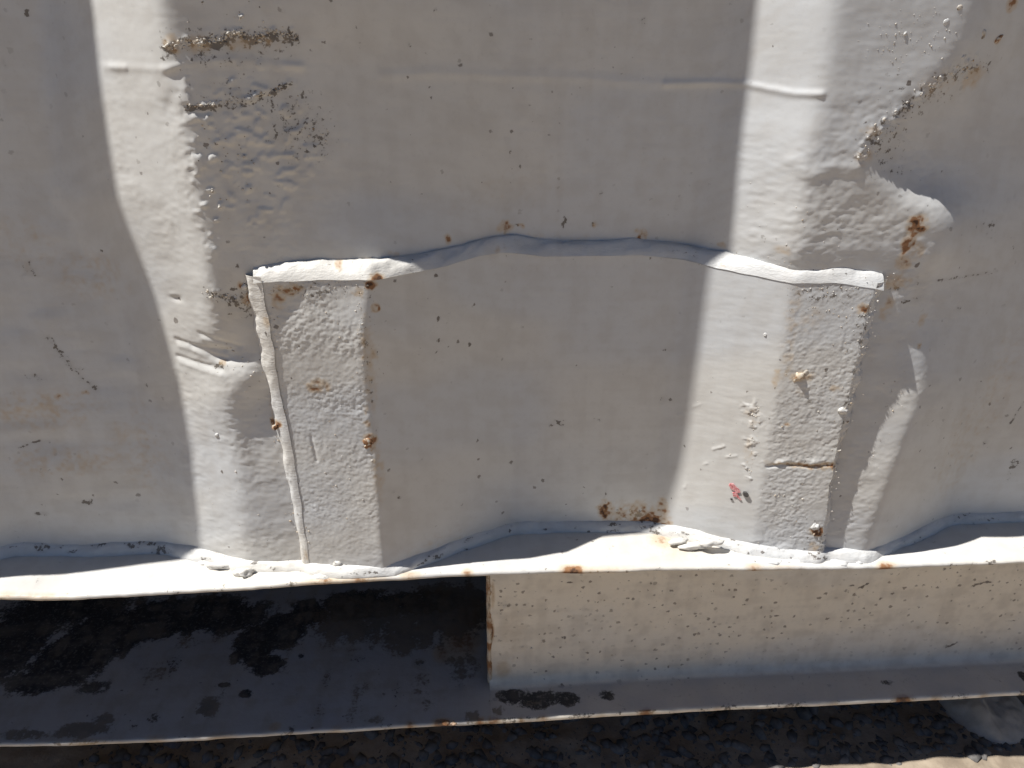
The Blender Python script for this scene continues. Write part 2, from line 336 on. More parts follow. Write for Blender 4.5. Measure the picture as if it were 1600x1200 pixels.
# ---- corrugated wall
def rough_mask_wall(X, Z):
    m = in_poly(X, Z, wpts([(165, 112), (470, 108), (520, 250), (500, 420), (480, 890), (300, 890), (230, 430), (180, 300)]), .018)
    r = in_poly(X, Z, wpts([(1130, 150), (1290, 150), (1420, 130), (1480, 330), (1470, 450), (1440, 600), (1350, 890), (1230, 890), (1230, 440), (1100, 440)]), .020)
    return np.maximum(m, r)
def wall_relief(X, Z):
    """outward relief in metres"""
    h = 0.0004 * fbm(X * 14, Z * 14, 5, 3)
    rm = rough_mask_wall(X, Z)
    wr = fbm(X * 300 + 0.6 * vnoise(X * 90, Z * 90, 3), Z * 520, 21, 2, 0.6) * (0.65 + 0.5 * vnoise(X * 45, Z * 45, 23))
    h = h + rm * 0.00026 * wr + rm * 0.00024 * fbm(X * 80, Z * 120, 31, 2)
    h = h + (1 - rm) * 0.00006 * fbm(X * 120, Z * 400, 41, 2) + 0.00003 * fbm(X * 420, Z * 640, 43, 1)
    # worm-like paint lumps on the pushed-in face of the left ridge
    wm = in_poly(X, Z, wpts([(285, 105), (440, 105), (500, 250), (440, 330), (330, 400), (300, 300)]), .006)
    wv = fbm(X * 260, Z * 300, 51, 2)
    h = h + wm * 0.0009 * sstep(0.12, 0.5, wv)
    # runs of thick paint
    b1 = wpts([(165, 104), (215, 107), (260, 108), (282, 102), (310, 97), (370, 93), (420, 100), (470, 104)])
    h = h + 0.0008 * seg(X, Z, b1, .0011) * (0.4 + 0.6 * sstep(-.2, .3, vnoise(X * 120, Z * 40, 61)))
    b2 = wpts([(1040, 131), (1110, 129), (1165, 131), (1195, 138), (1240, 146), (1283, 147)])
    h = h + 0.0009 * seg(X, Z, b2, .0011)
    b3 = wpts([(600, 118), (680, 114), (780, 118), (900, 122), (1040, 131)])
    h = h + 0.0003 * seg(X, Z, b3, .0016)
    # the faint step the runs sit on: the upper sheet is a coat thicker
    # dents in the left ridge beside the patch
    x, z = on(352, 556, wallT); h = h - 0.0044 * gauss(X, Z, x, z, .0075, .0055, 0.25)
    x, z = on(385, 600, wallT); h = h + 0.0022 * gauss(X, Z, x, z, .0060, .0100, -0.35)
    x, z = on(335, 630, wallT); h = h + 0.0012 * gauss(X, Z, x, z, .0080, .0110)
    x, z = on(412, 640, wallT); h = h - 0.0024 * gauss(X, Z, x, z, .0080, .0130, -0.2)
    x, z = on(392, 505, wallT); h = h - 0.0028 * gauss(X, Z, x, z, .0105, .0120, 0.4)
    x, z = on(345, 470, wallT); h = h + 0.0010 * gauss(X, Z, x, z, .0040, .0120, 0.6)
    for a, b, c, d in ((276, 530, 350, 552), (278, 556, 345, 578), (300, 540, 352, 566), (312, 520, 372, 545)):
        p = wpts([(a, b), (c, d)]); h = h - 0.0007 * seg(X, Z, p, .0008)
        p = wpts([(a + 4, b + 10), (c, d + 9)]); h = h + 0.0003 * seg(X, Z, p, .0008)
    x, z = on(275, 465, wallT); h = h - 0.0013 * gauss(X, Z, x, z, .0022, .0014); x, z = on(272, 461, wallT); h = h + 0.0008 * gauss(X, Z, x, z, .0020, .0010)
    x, z = on(268, 165, wallT); h = h - 0.0008 * gauss(X, Z, x, z, .0028, .0040)
    x, z = on(278, 118, wallT); h = h - 0.0008 * gauss(X, Z, x, z, .0030, .0040)
    # kinks in the right ridge
    p = wpts([(1240, 250), (1262, 275), (1300, 262), (1340, 262)]); h = h + 0.0006 * seg(X, Z, p, .0022)
    x, z = on(1440, 350, wallT); h = h + 0.0008 * gauss(X, Z, x, z, .0130, .0140)
    # left valley: shallow hammered hollows
    vm = in_poly(X, Z, wpts([(-80, 350), (170, 350), (260, 620), (300, 840), (-80, 840)]), .02)
    h = h + vm * 0.0011 * fbm(X * 30, Z * 55, 71, 2)
    x, z = on(70, 690, wallT); h = h - 0.0010 * gauss(X, Z, x, z, .014, .004, -.1)
    # crusty spatter ridges
    for L, w in (([(262, 72), (300, 62), (340, 60), (370, 50), (400, 58), (430, 48), (460, 55)], .0016), ([(288, 166), (340, 162), (380, 156), (415, 146), (455, 130)], .0012),
                 ([(1340, 246), (1375, 195), (1430, 158), (1470, 120), (1520, 92)], .0020), ([(325, 455), (350, 462), (370, 472), (395, 474)], .0014)):
        h = h + 0.0008 * seg(X, Z, wpts(L), w) * sstep(0.05, 0.55, fbm(X * 420, Z * 420, 81, 2))
    return h
def blobs(X, Z, items, f, seed=0):
    out = np.zeros(X.shape); X0, Z0 = X, Z
    X = X + .0013 * fbm(X0 * 330, Z0 * 330, 77, 2); Z = Z + .0013 * fbm(X0 * 330, Z0 * 330, 78, 2)
    for (px, py, rx, ry, s_) in items:
        x, z = on(px, py, f); k = PX * (1.0 if py < 700 else 1.15)
        d = np.sqrt(((X - x) / (rx * k)) ** 2 + ((Z - z) / (ry * k)) ** 2)
        out = np.maximum(out, s_ * sstep(1.35, 0.25, d))
    return out * (0.85 + 0.75 * fbm(X0 * 420, Z0 * 420, seed, 2))
WALL_RUST = [(60, 640, 130, 50, .26), (150, 430, 80, 60, .2), (110, 720, 120, 36, .24), (40, 380, 80, 60, .18), (220, 700, 60, 120, .18), (1560, 600, 60, 160, .16), (1500, 700, 70, 160, .16), (800, 380, 300, 26, .16), (780, 300, 200, 60, .10), (700, 372, 6, 12, .7), (788, 356, 14, 16, .75), (815, 352, 8, 6, .6), (1002, 370, 11, 18, .9), (1130, 382, 6, 8, .8), (1432, 352, 20, 18, 1.15), (1418, 380, 11, 22, 1.1), (1412, 408, 16, 22, .6),
             (90, 620, 9, 7, .85), (132, 612, 7, 6, .75), (1580, 5, 12, 12, .8), (1560, 60, 6, 6, .7), (388, 468, 10, 14, .8), (378, 446, 8, 6, .8), (430, 664, 11, 12, 1.1), (432, 640, 14, 40, .35), (410, 500, 16, 40, .40),
             (930, 352, 6, 8, .5), (572, 410, 16, 10, .5), (615, 402, 10, 10, .4), (1400, 440, 26, 16, .45), (1385, 480, 14, 24, .5), (1440, 500, 12, 16, .35), (1437, 540, 5, 8, .7), (1520, 120, 26, 22, .35), (1470, 130, 40, 26, .28),
             (1360, 205, 16, 10, .45), (1228, 392, 18, 8, .3), (270, 70, 16, 14, .5), (310, 68, 20, 14, .45), (400, 66, 50, 14, .35), (345, 570, 8, 6, .5), (1350, 245, 18, 14, .35), (1435, 390, 10, 20, .5)]
WALL_DIRT = [(350, 78, 110, 24, .36), (370, 150, 100, 22, .25), (470, 200, 50, 60, .38), (300, 60, 40, 26, .4), (1380, 225, 50, 50, .3), (1440, 150, 70, 40, .3), (380, 470, 50, 40, .35), (5, 100, 4, 8, .9), (880, 348, 4, 14, .7), (928, 352, 9, 5, .7), (805, 353, 10, 3, .8), (45, 420, 9, 14, .5), (55, 590, 18, 7, .55), (42, 428, 8, 3, .6), (120, 578, 14, 10, .3),
             (65, 802, 12, 6, .6), (135, 785, 12, 6, .6), (75, 527, 5, 5, .8), (1480, 270, 30, 4, .25), (1550, 350, 14, 6, .4), (1535, 352, 6, 12, .35), (1540, 690, 8, 8, .7), (1575, 650, 6, 14, .4), (1545, 368, 16, 12, .22),
             (430, 200, 26, 40, .25), (490, 215, 24, 26, .35), (480, 180, 26, 14, .25), (370, 460, 40, 12, .55), (395, 478, 12, 10, .6), (340, 574, 10, 7, .8), (1370, 215, 26, 10, .45), (1400, 265, 40, 8, .35), (1385, 230, 10, 16, .4),
             (1500, 480, 6, 3, .6), (1568, 478, 8, 3, .6), (1005, 32, 5, 8, .6), (915, 45, 4, 4, .6), (678, 15, 3, 3, .6), (940, 300, 5, 7, .5), (640, 72, 3, 5, .5), (1390, 452, 20, 8, .5), (1420, 470, 30, 6, .4)]
WALL_DIRTL = [([(262, 76), (300, 70), (340, 66), (370, 60), (400, 66), (430, 56), (462, 58)], .0024, .75), ([(288, 170), (340, 166), (380, 160), (415, 150), (455, 134)], .0014, .6),
              ([(325, 456), (350, 464), (370, 474), (395, 476)], .0016, .75), ([(75, 527), (105, 565), (128, 590), (150, 606)], .0012, .55), ([(1340, 248), (1375, 198), (1430, 162), (1472, 124), (1545, 100)], .0026, .42),
              ([(1600, 628), (1578, 662)], .0006, .7), ([(1583, 720), (1566, 790)], .0007, .6), ([(1430, 442), (1560, 424)], .0006, .5), ([(30, 700), (60, 690), (75, 692)], .0006, .55)]
# non-uniform spacing: dense where the photo looks, coarse beyond
def spaced(lo, a, b, hi, fine, coarse):
    return np.unique(np.concatenate([np.arange(lo, a, coarse), np.arange(a, b, fine), np.arange(b, hi, coarse), [hi]]).round(6))
xs = spaced(-1.15, -0.262, 0.335, 1.25, 0.00078, 0.006)
ts = np.unique(np.concatenate([np.linspace(0, 0.405, 520), np.linspace(0.41, 2.2, 90)]))
Xg, Tg = np.meshgrid(xs, ts)
z0 = ledge(Xg) - 0.0015
Zg = z0 + Tg
base = wallT(Xg, Zg)
fade = (sstep(-0.30, -0.262, Xg) * sstep(0.37, 0.335, Xg) * sstep(0.46, 0.42, Zg))
rel = wall_relief(Xg, Zg) * fade
Yg = base - rel
rust = blobs(Xg, Zg, WALL_RUST, wallT, 3); dirt = blobs(Xg, Zg, WALL_DIRT, wallT, 4)
for L, w, s_ in WALL_DIRTL: dirt = np.maximum(dirt, s_ * seg(Xg, Zg, wpts(L), w) * (0.6 + 0.6 * sstep(-.3, .4, fbm(Xg * 300, Zg * 300, 9, 2))))
wall = grid('corrugated_wall', np.stack([Xg, Yg, Zg], -1), M_WALL, cont, {'rust': rust, 'dirt': dirt})
wall['label'] = 'corrugated cream wall sheet with dented ridges'

# ---- repair patch plate
tl = [(402, 436), (440, 434), (500, 432), (560, 430), (592, 431), (640, 421), (700, 408), (750, 394), (785, 389), (850, 394), (950, 394), (1000, 393), (1060, 400), (1120, 414), (1180, 424), (1240, 436), (1300, 436), (1376, 445)]
tp = [on(a, b, patchT) for a, b in tl]; TX = np.array([p[0] for p in tp]); TZ = np.array([p[1] for p in tp])
def ptop(X): return np.interp(X, TX, TZ)
ns, nt_ = 640, 330
S, T2 = np.meshgrid(np.linspace(0, 1, ns), np.linspace(0, 1, nt_))
Zp = T2 * 0.155
for _ in range(3):
    XL, XR = kP0.X(Zp), kP5.X(Zp)
    wob = 0.0007 * fbm(Zp * 120, Zp * 0 + 3, 91, 3)
    wr_ = 0.0010 * fbm(Zp * 210, Zp * 0 + 9, 92, 3)
    Xp = XL + wob + S * (XR + wr_ - XL - wob)
    zb = ledge(Xp) - 0.0015
    Zp = zb + T2 * (ptop(Xp) - 0.0014 - zb)
def patch_relief(X, Z):
    fl = np.maximum(sstep(kP1.X(Z) + .002, kP1.X(Z) - .003, X), sstep(kP4.X(Z) - .006, kP4.X(Z) + .004, X))
    lit = sstep(kP4.X(Z) - .05, kP4.X(Z) - .02, X) * sstep(kP4.X(Z) + .004, kP4.X(Z) - .006, X)
    h = 0.00035 * fbm(X * 16, Z * 16, 105, 2)
    h = h + fl * (0.00026 * fbm(X * 520, Z * 620, 111, 3, 0.6) * (0.8 + 0.5 * vnoise(X * 60, Z * 60, 120)) + 0.00013 * fbm(X * 130, Z * 150, 112, 2))
    h = h + lit * (0.00007 * fbm(X * 130, Z * 300, 113, 3) + 0.00007 * fbm(X * 60, Z * 160, 114, 2))
    h = h + (1 - fl) * 0.00005 * fbm(X * 130, Z * 400, 115, 2)
    # pock-marked paint cluster on the lit slope
    for L, w in (([(1172, 632), (1178, 660)], .0026), ([(1172, 690), (1178, 720)], .0022), ([(1165, 730), (1172, 745)], .0016)):
        h = h + 0.0007 * seg(X, Z, wpts(L, patchT), w) * sstep(0.0, 0.5, fbm(X * 480, Z * 480, 116, 2))
    for a, b, c, d, k in ((1115, 702, 1130, 697, .0008), (1136, 714, 1150, 713, .0006), (1100, 725, 1104, 724, .0006), (1070, 762, 1073, 756, .0005), (1084, 636, 1092, 632, .0005), (1060, 650, 1064, 646, .0005)):
        h = h + .7 * k * seg(X, Z, wpts([(a, b), (c, d)], patchT), .0006) * (.6 + .5 * fbm(X * 500, Z * 500, 117, 1))
    # split seam across the right flat
    h = h - 0.0009 * seg(X, Z, wpts([(1200, 730), (1230, 726), (1262, 730), (1300, 727), (1325, 724)], patchT), .0007)
    h = h + 0.0006 * seg(X, Z, wpts([(1210, 723), (1250, 722), (1300, 721)], patchT), .0012) * sstep(-.1, .5, fbm(X * 260, Z * 260, 118, 2))
    # tool marks on the left flat
    h = h - 0.0004 * seg(X, Z, wpts([(486, 682), (495, 720)], patchT), .0006)
    # smeared paint at the foot
    h = h + 0.0009 * sstep(.014, .002, Z - ledge(X)) * fl * sstep(-.2, .6, fbm(X * 130, Z * 160, 119, 2))
    x, z = on(445, 478, patchT); h = h - 0.0010 * gauss(X, Z, x, z, .006, .006)
    return h
P_RUST = [(945, 796, 15, 20, 1.1), (1018, 812, 28, 20, 1.15), (985, 804, 60, 30, .55), (1035, 800, 12, 36, .6), (700, 850, 100, 40, .15), (495, 602, 22, 16, .62), (578, 690, 14, 16, 1.05), (572, 662, 8, 6, .7), (573, 640, 6, 14, .4), (586, 482, 7, 8, .95), (582, 556, 12, 16, .5), (578, 445, 12, 9, 1.0), (560, 458, 10, 10, .4), (450, 452, 26, 10, .65), (434, 468, 12, 20, .55),
          (575, 560, 14, 120, .30), (590, 740, 12, 60, .30), (945, 802, 12, 15, .9), (1026, 822, 20, 16, .95), (1000, 812, 30, 22, .42), (1252, 588, 24, 14, .45), (1350, 482, 14, 10, .7), (1240, 490, 18, 60, .26), (1260, 500, 40, 30, .18), (1230, 560, 12, 80, .25),
          (1275, 830, 13, 12, 1.0), (1260, 728, 62, 7, .7), (1300, 726, 26, 6, .6), (1228, 664, 6, 5, .8), (1250, 610, 20, 14, .2), (1174, 650, 16, 32, .20), (1172, 700, 12, 40, .18), (784, 385, 10, 5, .5), (1272, 854, 10, 14, .35), (1215, 590, 10, 30, .3),
          (1305, 606, 14, 8, .4), (1042, 815, 10, 26, .5)]
P_DIRT = [(480, 455, 80, 16, .35), (575, 600, 10, 160, .3), (1290, 460, 70, 24, .35), (1350, 500, 16, 40, .4), (1290, 850, 40, 30, .25), (1005, 806, 34, 18, .6), (945, 800, 8, 12, .7), (870, 660, 20, 10, .42), (878, 664, 8, 7, .5), (732, 538, 3, 4, .9), (684, 549, 3, 3, .7), (935, 655, 8, 5, .45), (1034, 628, 6, 10, .4), (1037, 546, 6, 6, .45), (624, 776, 4, 3, .9), (613, 768, 3, 3, .8), (945, 780, 2, 22, .6), (985, 798, 36, 12, .40),
          (1020, 826, 16, 8, .7), (585, 552, 10, 9, .5), (580, 470, 12, 70, .22), (450, 455, 30, 7, .6), (1270, 490, 46, 16, .25), (1265, 480, 30, 24, .2), (1262, 729, 60, 3, .8), (1316, 725, 12, 5, .7), (817, 510, 3, 3, .6), (711, 432, 3, 3, .6), (660, 716, 3, 3, .7),
          (800, 420, 3, 3, .5), (978, 418, 8, 3, .5), (1256, 812, 60, 20, .15), (1320, 630, 4, 12, .5), (440, 860, 12, 30, .2), (1060, 862, 12, 3, .5)]
Yp = patchT(Xp, Zp) - patch_relief(Xp, Zp)
rust = blobs(Xp, Zp, P_RUST, patchT, 13); dirt = blobs(Xp, Zp, P_DIRT, patchT, 14)
dirt = np.maximum(dirt, 0.35 * sstep(.006, .0, ptop(Xp) - Zp) * sstep(0, .5, fbm(Xp * 200, Zp * 200, 17, 2)))
# the plate has thickness: a rim turns back to the wall behind it
PP = np.stack([Xp, Yp, Zp], -1)
rim = PP[-1:].copy(); rim[..., 1] += 0.006
riml = PP[:, :1].copy(); riml[..., 1] += 0.006; rimr = PP[:, -1:].copy(); rimr[..., 1] += 0.006
PQ = np.concatenate([np.concatenate([riml, PP, rimr], 1), np.concatenate([rim[:, :1], rim, rim[:, -1:]], 1)], 0)
def padA(a): a = np.concatenate([a[:, :1], a, a[:, -1:]], 1); return np.concatenate([a, a[-1:]], 0)
patch = grid('repair_patch', PQ, M_PATCH, cont, {'rust': padA(rust), 'dirt': padA(dirt)})
patch['label'] = 'bent steel repair plate welded over the lower wall'

# ---- weld beads
def fillet(name, A, B, out, mat, parent, lump, seed, bulge=0.5, n=14, dirtv=0.15, rustf=None):
    """convex fillet strip: rows A (on one face) and B (on the other), bulging along 'out'"""
    m = len(A); P = np.zeros((m, n, 3)); u = np.linspace(0, 1, n)
    L = np.concatenate([[0], np.cumsum(np.linalg.norm(np.diff(A, axis=0), axis=1))])
    wid = np.linalg.norm(B - A, axis=1)
    for j, t in enumerate(u):
        sn = math.sin(math.pi * t)
        lum = 1 + lump * fbm(L * 48 + 0.5 * t, L * 0 + t * 0.9, seed, 3, 0.55)
        P[:, j] = A * (1 - t) + B * t + out * (wid * sn ** 0.75 * bulge * lum)[:, None]
        P[:, j] += out * (0.00030 * fbm(L * 330, L * 0 + t * 4.2, seed + 2, 3, .6) + 0.00035 * fbm(L * 110, L * 0 + t * 1.7, seed + 3, 2))[:, None] * sn
    LL = np.repeat(L[:, None], n, 1); UU = np.repeat(u[None], m, 0)
    d = dirtv * sstep(0.1, 0.6, fbm(LL * 120, UU * 3, seed + 4, 3)); r = np.zeros_like(d)
    if rustf is not None: r = rustf(P[..., 0], P[..., 2])
    return grid(name, P, mat, parent, {'rust': r, 'dirt': d})
# along the top edge
xt = np.linspace(TX[0] - 0.002, TX[-1] + 0.002, 520)
zt = ptop(xt); lob = fbm(xt * 75, xt * 0, 201, 2); lob2 = fbm(xt * 24, xt * 0 + 4, 202, 2)
onflat = np.maximum(sstep(kP1.X(.14) + .012, kP1.X(.14), xt), sstep(kP4.X(.14) - .045, kP4.X(.14) - .02, xt))
A = np.stack([xt, wallT(xt, zt + .003) + .001, zt + 0.0040 + 0.0012 * lob + .0006 * onflat + .0016 * onflat * lob2], -1)
B = np.stack([xt, patchT(xt, zt - .002) - 0.0004, zt - 0.0016 + 0.0010 * lob2 - .0004 * onflat + .0009 * onflat * lob], -1)
o_ = np.tile(np.array([0, -0.06, 1.0]), (len(xt), 1))
def top_rust(X, Z):
    it = [(585, 438, 16, 8, 1.0), (528, 420, 8, 6, .6), (1128, 416, 8, 4, .5), (784, 388, 16, 8, .35), (1250, 448, 10, 8, .6)]
    return blobs(X, Z, it, patchT, 31)
w_top = fillet('weld_bead', A, B, o_, M_WELD, patch, 0.9, 211, 0.24, rustf=top_rust); w_top['label'] = 'lumpy painted weld along the top edge of the plate'
# along the left edge
zl = np.linspace(float(ptop(TX[0])) + .001, 0.0, 320); xl = kP0.X(zl) + 0.0007 * fbm(zl * 120, zl * 0 + 3, 91, 3)
wl = np.interp(zl, [0, .05, .10, .14, .15], [.0034, .0038, .0052, .0054, .0064]) * (1 + .28 * fbm(zl * 60, zl * 0, 221, 3))
xa = xl - wl
A = np.stack([xa, wallT(xa, zl) - wall_relief(xa, zl) + .0008, zl], -1)
B = np.stack([xl + .0016, patchT(xl + .0016, zl) - .0004, zl], -1)
o_ = np.tile(np.array([-0.9, -0.42, 0.1]), (len(zl), 1))
def left_rust(X, Z):
    return blobs(X, Z, [(432, 664, 10, 10, .9), (430, 690, 6, 30, .3), (416, 500, 10, 20, .35), (425, 470, 12, 20, .45), (478, 870, 6, 20, .3)], patchT, 32)
w_l = fillet('weld_bead', A, B, o_, M_WELD, patch, 0.6, 231, 0.20, rustf=left_rust); w_l['label'] = 'narrow white weld down the left edge of the plate'
# along the right edge
zl = np.linspace(float(ptop(TX[-1])) + .001, 0.0, 320); xl = kP5.X(zl) + 0.0010 * fbm(zl * 210, zl * 0 + 9, 92, 3)
wl = np.interp(zl, [0, .03, .06, .09, .15], [.004, .0035, .003, .005, .007]) * (1 + .35 * fbm(zl * 130, zl * 0, 241, 2))
xa = xl + wl
A = np.stack([xl - .0012, patchT(xl - .0012, zl) - .0003, zl], -1)
B = np.stack([xa, wallT(xa, zl) - wall_relief(xa, zl) + .0008, zl], -1)
o_ = np.tile(np.array([0.6, -0.8, 0]), (len(zl), 1))
def right_rust(X, Z):
    return blobs(X, Z, [(1352, 482, 14, 8, .7), (1275, 830, 10, 12, 1.0), (1310, 726, 16, 6, .6), (1322, 645, 5, 10, .5)], patchT, 33)
w_r = fillet('weld_bead', A, B, o_, M_WELD, patch, 0.5, 251, 0.12, dirtv=.4, rustf=right_rust); w_r['label'] = 'rough weld down the right edge of the plate'

# ---- bottom rail
rail_root = cont
def front(X, Z):    # outermost sheet (plate or wall)
    Z = np.asarray(Z, float)
    w = wallT(X, Z); ins = (X > kP0.X(Z)) & (X < kP5.X(Z))
    return np.where(ins, patchT(X, Z), w)
def railx(px, py, Y): return at(px, py, Y)[0]
# top flange: plate with a rounded lip
xf = spaced(-1.15, -0.30, 0.40, 1.25, 0.0012, 0.01)
TH = 0.0034
prof = [(0.075, 0.0), (0.06, 0.0)] + [(0.06 - i * 0.0016, 0.0) for i in range(1, 43)] + [(YF + 0.0022, -0.0001), (YF + 0.001, -0.0004), (YF + 0.0003, -0.0009), (YF, -0.0016), (YF + .0001, -0.0026), (YF + 0.0006, -TH + .0002), (YF + 0.002, -TH), (0.02, -TH), (0.075, -TH)]
pr = np.array(prof)
Xf = np.repeat(xf[:, None], len(pr), 1); Yf = np.repeat(pr[None, :, 0], len(xf), 0); Zf = ledge(Xf) + pr[None, :, 1]
wig = 0.0008 * fbm(Xf * 26, Xf * 0, 301, 3) + 0.0003 * fbm(Xf * 140, Xf * 0, 302, 2)
Yf = Yf + wig * sstep(0.01, YF, Yf)
Zf = Zf + 0.0003 * fbm(Xf * 40, Yf * 60, 303, 2) + 0.00012 * fbm(Xf * 170, Yf * 170, 304, 2)
rz = np.zeros_like(Xf)
for px_, py_, w_, s_ in ((895, 889, 16, 1.0), (730, 893, 8, .7), (1385, 884, 14, .8), (60, 940, 60, .4), (560, 904, 40, .5), (1225, 886, 40, .3), (10, 938, 20, .5), (505, 912, 30, .6), (930, 889, 60, .35), (640, 900, 18, .5), (1180, 886, 12, .5)):
    x = railx(px_, py_, YF); rz = np.maximum(rz, s_ * np.exp(-0.5 * ((Xf - x) / (w_ * PX)) ** 2) * sstep(YF + .0045, YF + .0008, Yf))
xr, _ = at(1000, 850, .0); rz = np.maximum(rz, .55 * gauss(Xf, Yf, railx(1032, 846, .012), .012, .006, .006))
rz = np.maximum(rz, .22 * gauss(Xf, Yf, railx(1060, 856, .004), .004, .022, .010))
dz = 0.45 * sstep(.1, .5, fbm(Xf * 120, Yf * 120, 305, 3)) * sstep(YF + .003, YF, Yf) + 0.15 * sstep(.35, .7, fbm(Xf * 200, Yf * 200, 306, 2))
rail = bpy.data.objects.new('bottom_rail', None); col.objects.link(rail); rail.parent = cont
rail['label'] = 'bottom side rail with ledge, web and open fork pocket'
grid('top_flange', np.stack([Xf, Yf, Zf], -1), M_FLANGE, rail, {'rust': rz, 'dirt': dz})

# fillet weld where the sheet meets the flange
xb = np.arange(-0.34, 0.46, 0.0006); zb = ledge(xb)
hb = 0.0042 + 0.0016 * fbm(xb * 45, xb * 0, 311, 3) ; yb = front(xb, zb + .004)
k = np.exp(-0.5 * (np.arange(-8, 9) / 4.0) ** 2); k /= k.sum(); yb = np.convolve(np.pad(yb, 8, mode='edge'), k, 'valid')
db = 0.0046 + 0.0016 * fbm(xb * 60, xb * 0 + 8, 312, 3)
A = np.stack([xb, yb + .0016, zb + hb + .0016], -1); B = np.stack([xb, np.maximum(yb - db, YF + .0008), zb - .0003], -1)
o_ = np.tile(np.array([0, -0.7, 0.7]), (len(xb), 1))
def base_rust(X, Z):
    return blobs(X, Z, [(1030, 838, 22, 10, .8), (1028, 850, 14, 8, .7), (478, 900, 10, 6, .4), (640, 895, 16, 5, .3), (1150, 868, 12, 8, .4)], patchT, 34)
fillet('weld_bead', A, B, o_, M_WELD, rail, 0.6, 321, 0.16, n=12, dirtv=.5, rustf=base_rust)

# web with bend into lower flange (right of the opening)
YL = -0.0042
_bz = [at(a, b, YL) for a, b in [(-300, 1182), (0, 1163), (200, 1157), (400, 1147), (560, 1138), (700, 1130), (760, 1126), (1100, 1106), (1300, 1097), (1600, 1081), (1900, 1066)]]
BX = np.array([p[0] for p in _bz]); BZ = np.array([p[1] for p in _bz])
def low(X):
    z = 0
    for o in (-.012, -.006, 0, .006, .012): z = z + np.interp(np.asarray(X) + o, BX, BZ) / 5
    return z
YW = 0.0255; x_open = railx(764, 1000, YW)
R = 0.0065
xw = spaced(x_open, x_open, 0.42, 1.25, 0.0008, 0.012)
arc = [(YW - R + R * math.cos(a), R - R * math.sin(a)) for a in np.linspace(0, math.pi / 2, 16)]
fl = [(YW - R - i * 0.0012, 0.0) for i in range(1, 40) if YW - R - i * 0.0012 > YL + .0012]
lip = [(YL + .0006, -.0002), (YL + .0001, -.0008), (YL, -.0016), (YL, -.0026), (YL + .0001, -.0034), (YL + .0008, -.0040), (YL + .004, -.0062), (.02, -.0062)]
nweb = 110
rows = []
Xw = np.repeat(xw[:, None], nweb + len(arc) + len(fl) + len(lip), 1); Yw = np.zeros_like(Xw); Zw = np.zeros_like(Xw)
lz, tz = low(xw), ledge(xw) - TH * 0.5
for j in range(nweb):
    t = j / (nweb); Yw[:, j] = YW; Zw[:, j] = tz * (1 - t) + (lz + R) * t
for j, (y, z) in enumerate(arc + fl + lip): Yw[:, nweb + j] = y; Zw[:, nweb + j] = lz + z
wn = 0.0004 * fbm(Xw * 22, Zw * 30 + Yw * 30, 331, 3) + 0.00006 * fbm(Xw * 260, Zw * 260, 332, 2)
flat_ = sstep(YW - .003, YW, Yw); Yw = Yw - wn * flat_
Zw = Zw + wn * (1 - flat_) * 0.8
Yw = Yw + (1 - flat_) * sstep(.0, YL, Yw) * 0.0006 * fbm(Xw * 40, Xw * 0, 333, 3)
# blistered paint: small raised bubbles with a slack lower rim
bub = [(1085, 905 + 80, 7), (790, 950, 6), (848, 935, 4), (1196, 986, 8), (1212, 1040, 12), (1236, 1042, 9), (1195, 1068, 18), (1236, 1074, 14), (882, 998, 5), (815, 1012, 5), (1105, 1062, 20), (1470, 1062, 18), (800, 1030, 6), (995, 1035, 6), (940, 1040, 5), (870, 955, 5), (1060, 1010, 5)]
for px_, py_, r_ in bub:
    x, z = at(px_, py_, YW if py_ < 1050 else .004); r_ *= PX
    d = np.sqrt((Xw - x) ** 2 + (Zw - z) ** 2); Yw -= 0.0005 * sstep(r_ * 1.05, r_ * 0.85, d) * flat_
def pm(items, X, Z, Yv):
    out = np.zeros(X.shape)
    for px_, py_, rx, ry, s_ in items:
        x, z = at(px_, py_, Yv); out = np.maximum(out, s_ * sstep(1.4, .3, np.sqrt(((X - x) / (rx * PX)) ** 2 + ((Z - z) / (ry * PX)) ** 2)))
    return out
def fm(items, X, Y, zf):
    out = np.zeros(X.shape)
    for px_, py_, rx, ry, s_ in items:
        x, y = at_z(px_, py_, zf(px_)); out = np.maximum(out, s_ * sstep(1.4, .3, np.sqrt(((X - x) / (rx * PX * 1.25)) ** 2 + ((Y - y) / (ry * PX * 1.7)) ** 2)))
    return out
def zlow_px(px_):
    return float(low(railx(px_, 1110, YL)))
onfl = sstep(YW - R * .55, YW - R, Yw)
peel_shade = fm([(800, 1088, 30, 15, .9), (840, 1094, 40, 17, .95), (885, 1092, 28, 15, .9), (945, 1086, 20, 11, .75), (1385, 1066, 18, 6, .55), (1600, 1058, 10, 14, .8), (1010, 1118, 9, 3, .7), (1225, 1110, 8, 3, .6), (1500, 1082, 6, 3, .6), (975, 1108, 6, 3, .5)], Xw, Yw, zlow_px) * onfl
mud_shade = fm([(830, 1098, 22, 8, .6), (780, 1110, 20, 10, .45), (745, 1118, 20, 14, .5)], Xw, Yw, zlow_px) * onfl
rust = pm([(768, 985, 6, 30, .8), (766, 1040, 5, 30, .6), (770, 930, 5, 40, .5), (790, 1050, 20, 30, .3), (1405, 1098, 14, 6, 1.0), (1455, 1098, 12, 6, .8), (1010, 1112, 12, 6, .9), (850, 1126, 10, 8, .7), (815, 1128, 7, 6, .7), (1520, 1092, 8, 5, .6), (1595, 1085, 14, 8, .9)], Xw, Zw, YW) * 0
def lipm(items, X, Y):
    out = np.zeros(X.shape)
    for px_, w_, s_ in items:
        x = railx(px_, 1115, YL); out = np.maximum(out, s_ * np.exp(-.5 * ((X - x) / (w_ * PX)) ** 2))
    return out * sstep(YL + .006, YL + .001, Y)
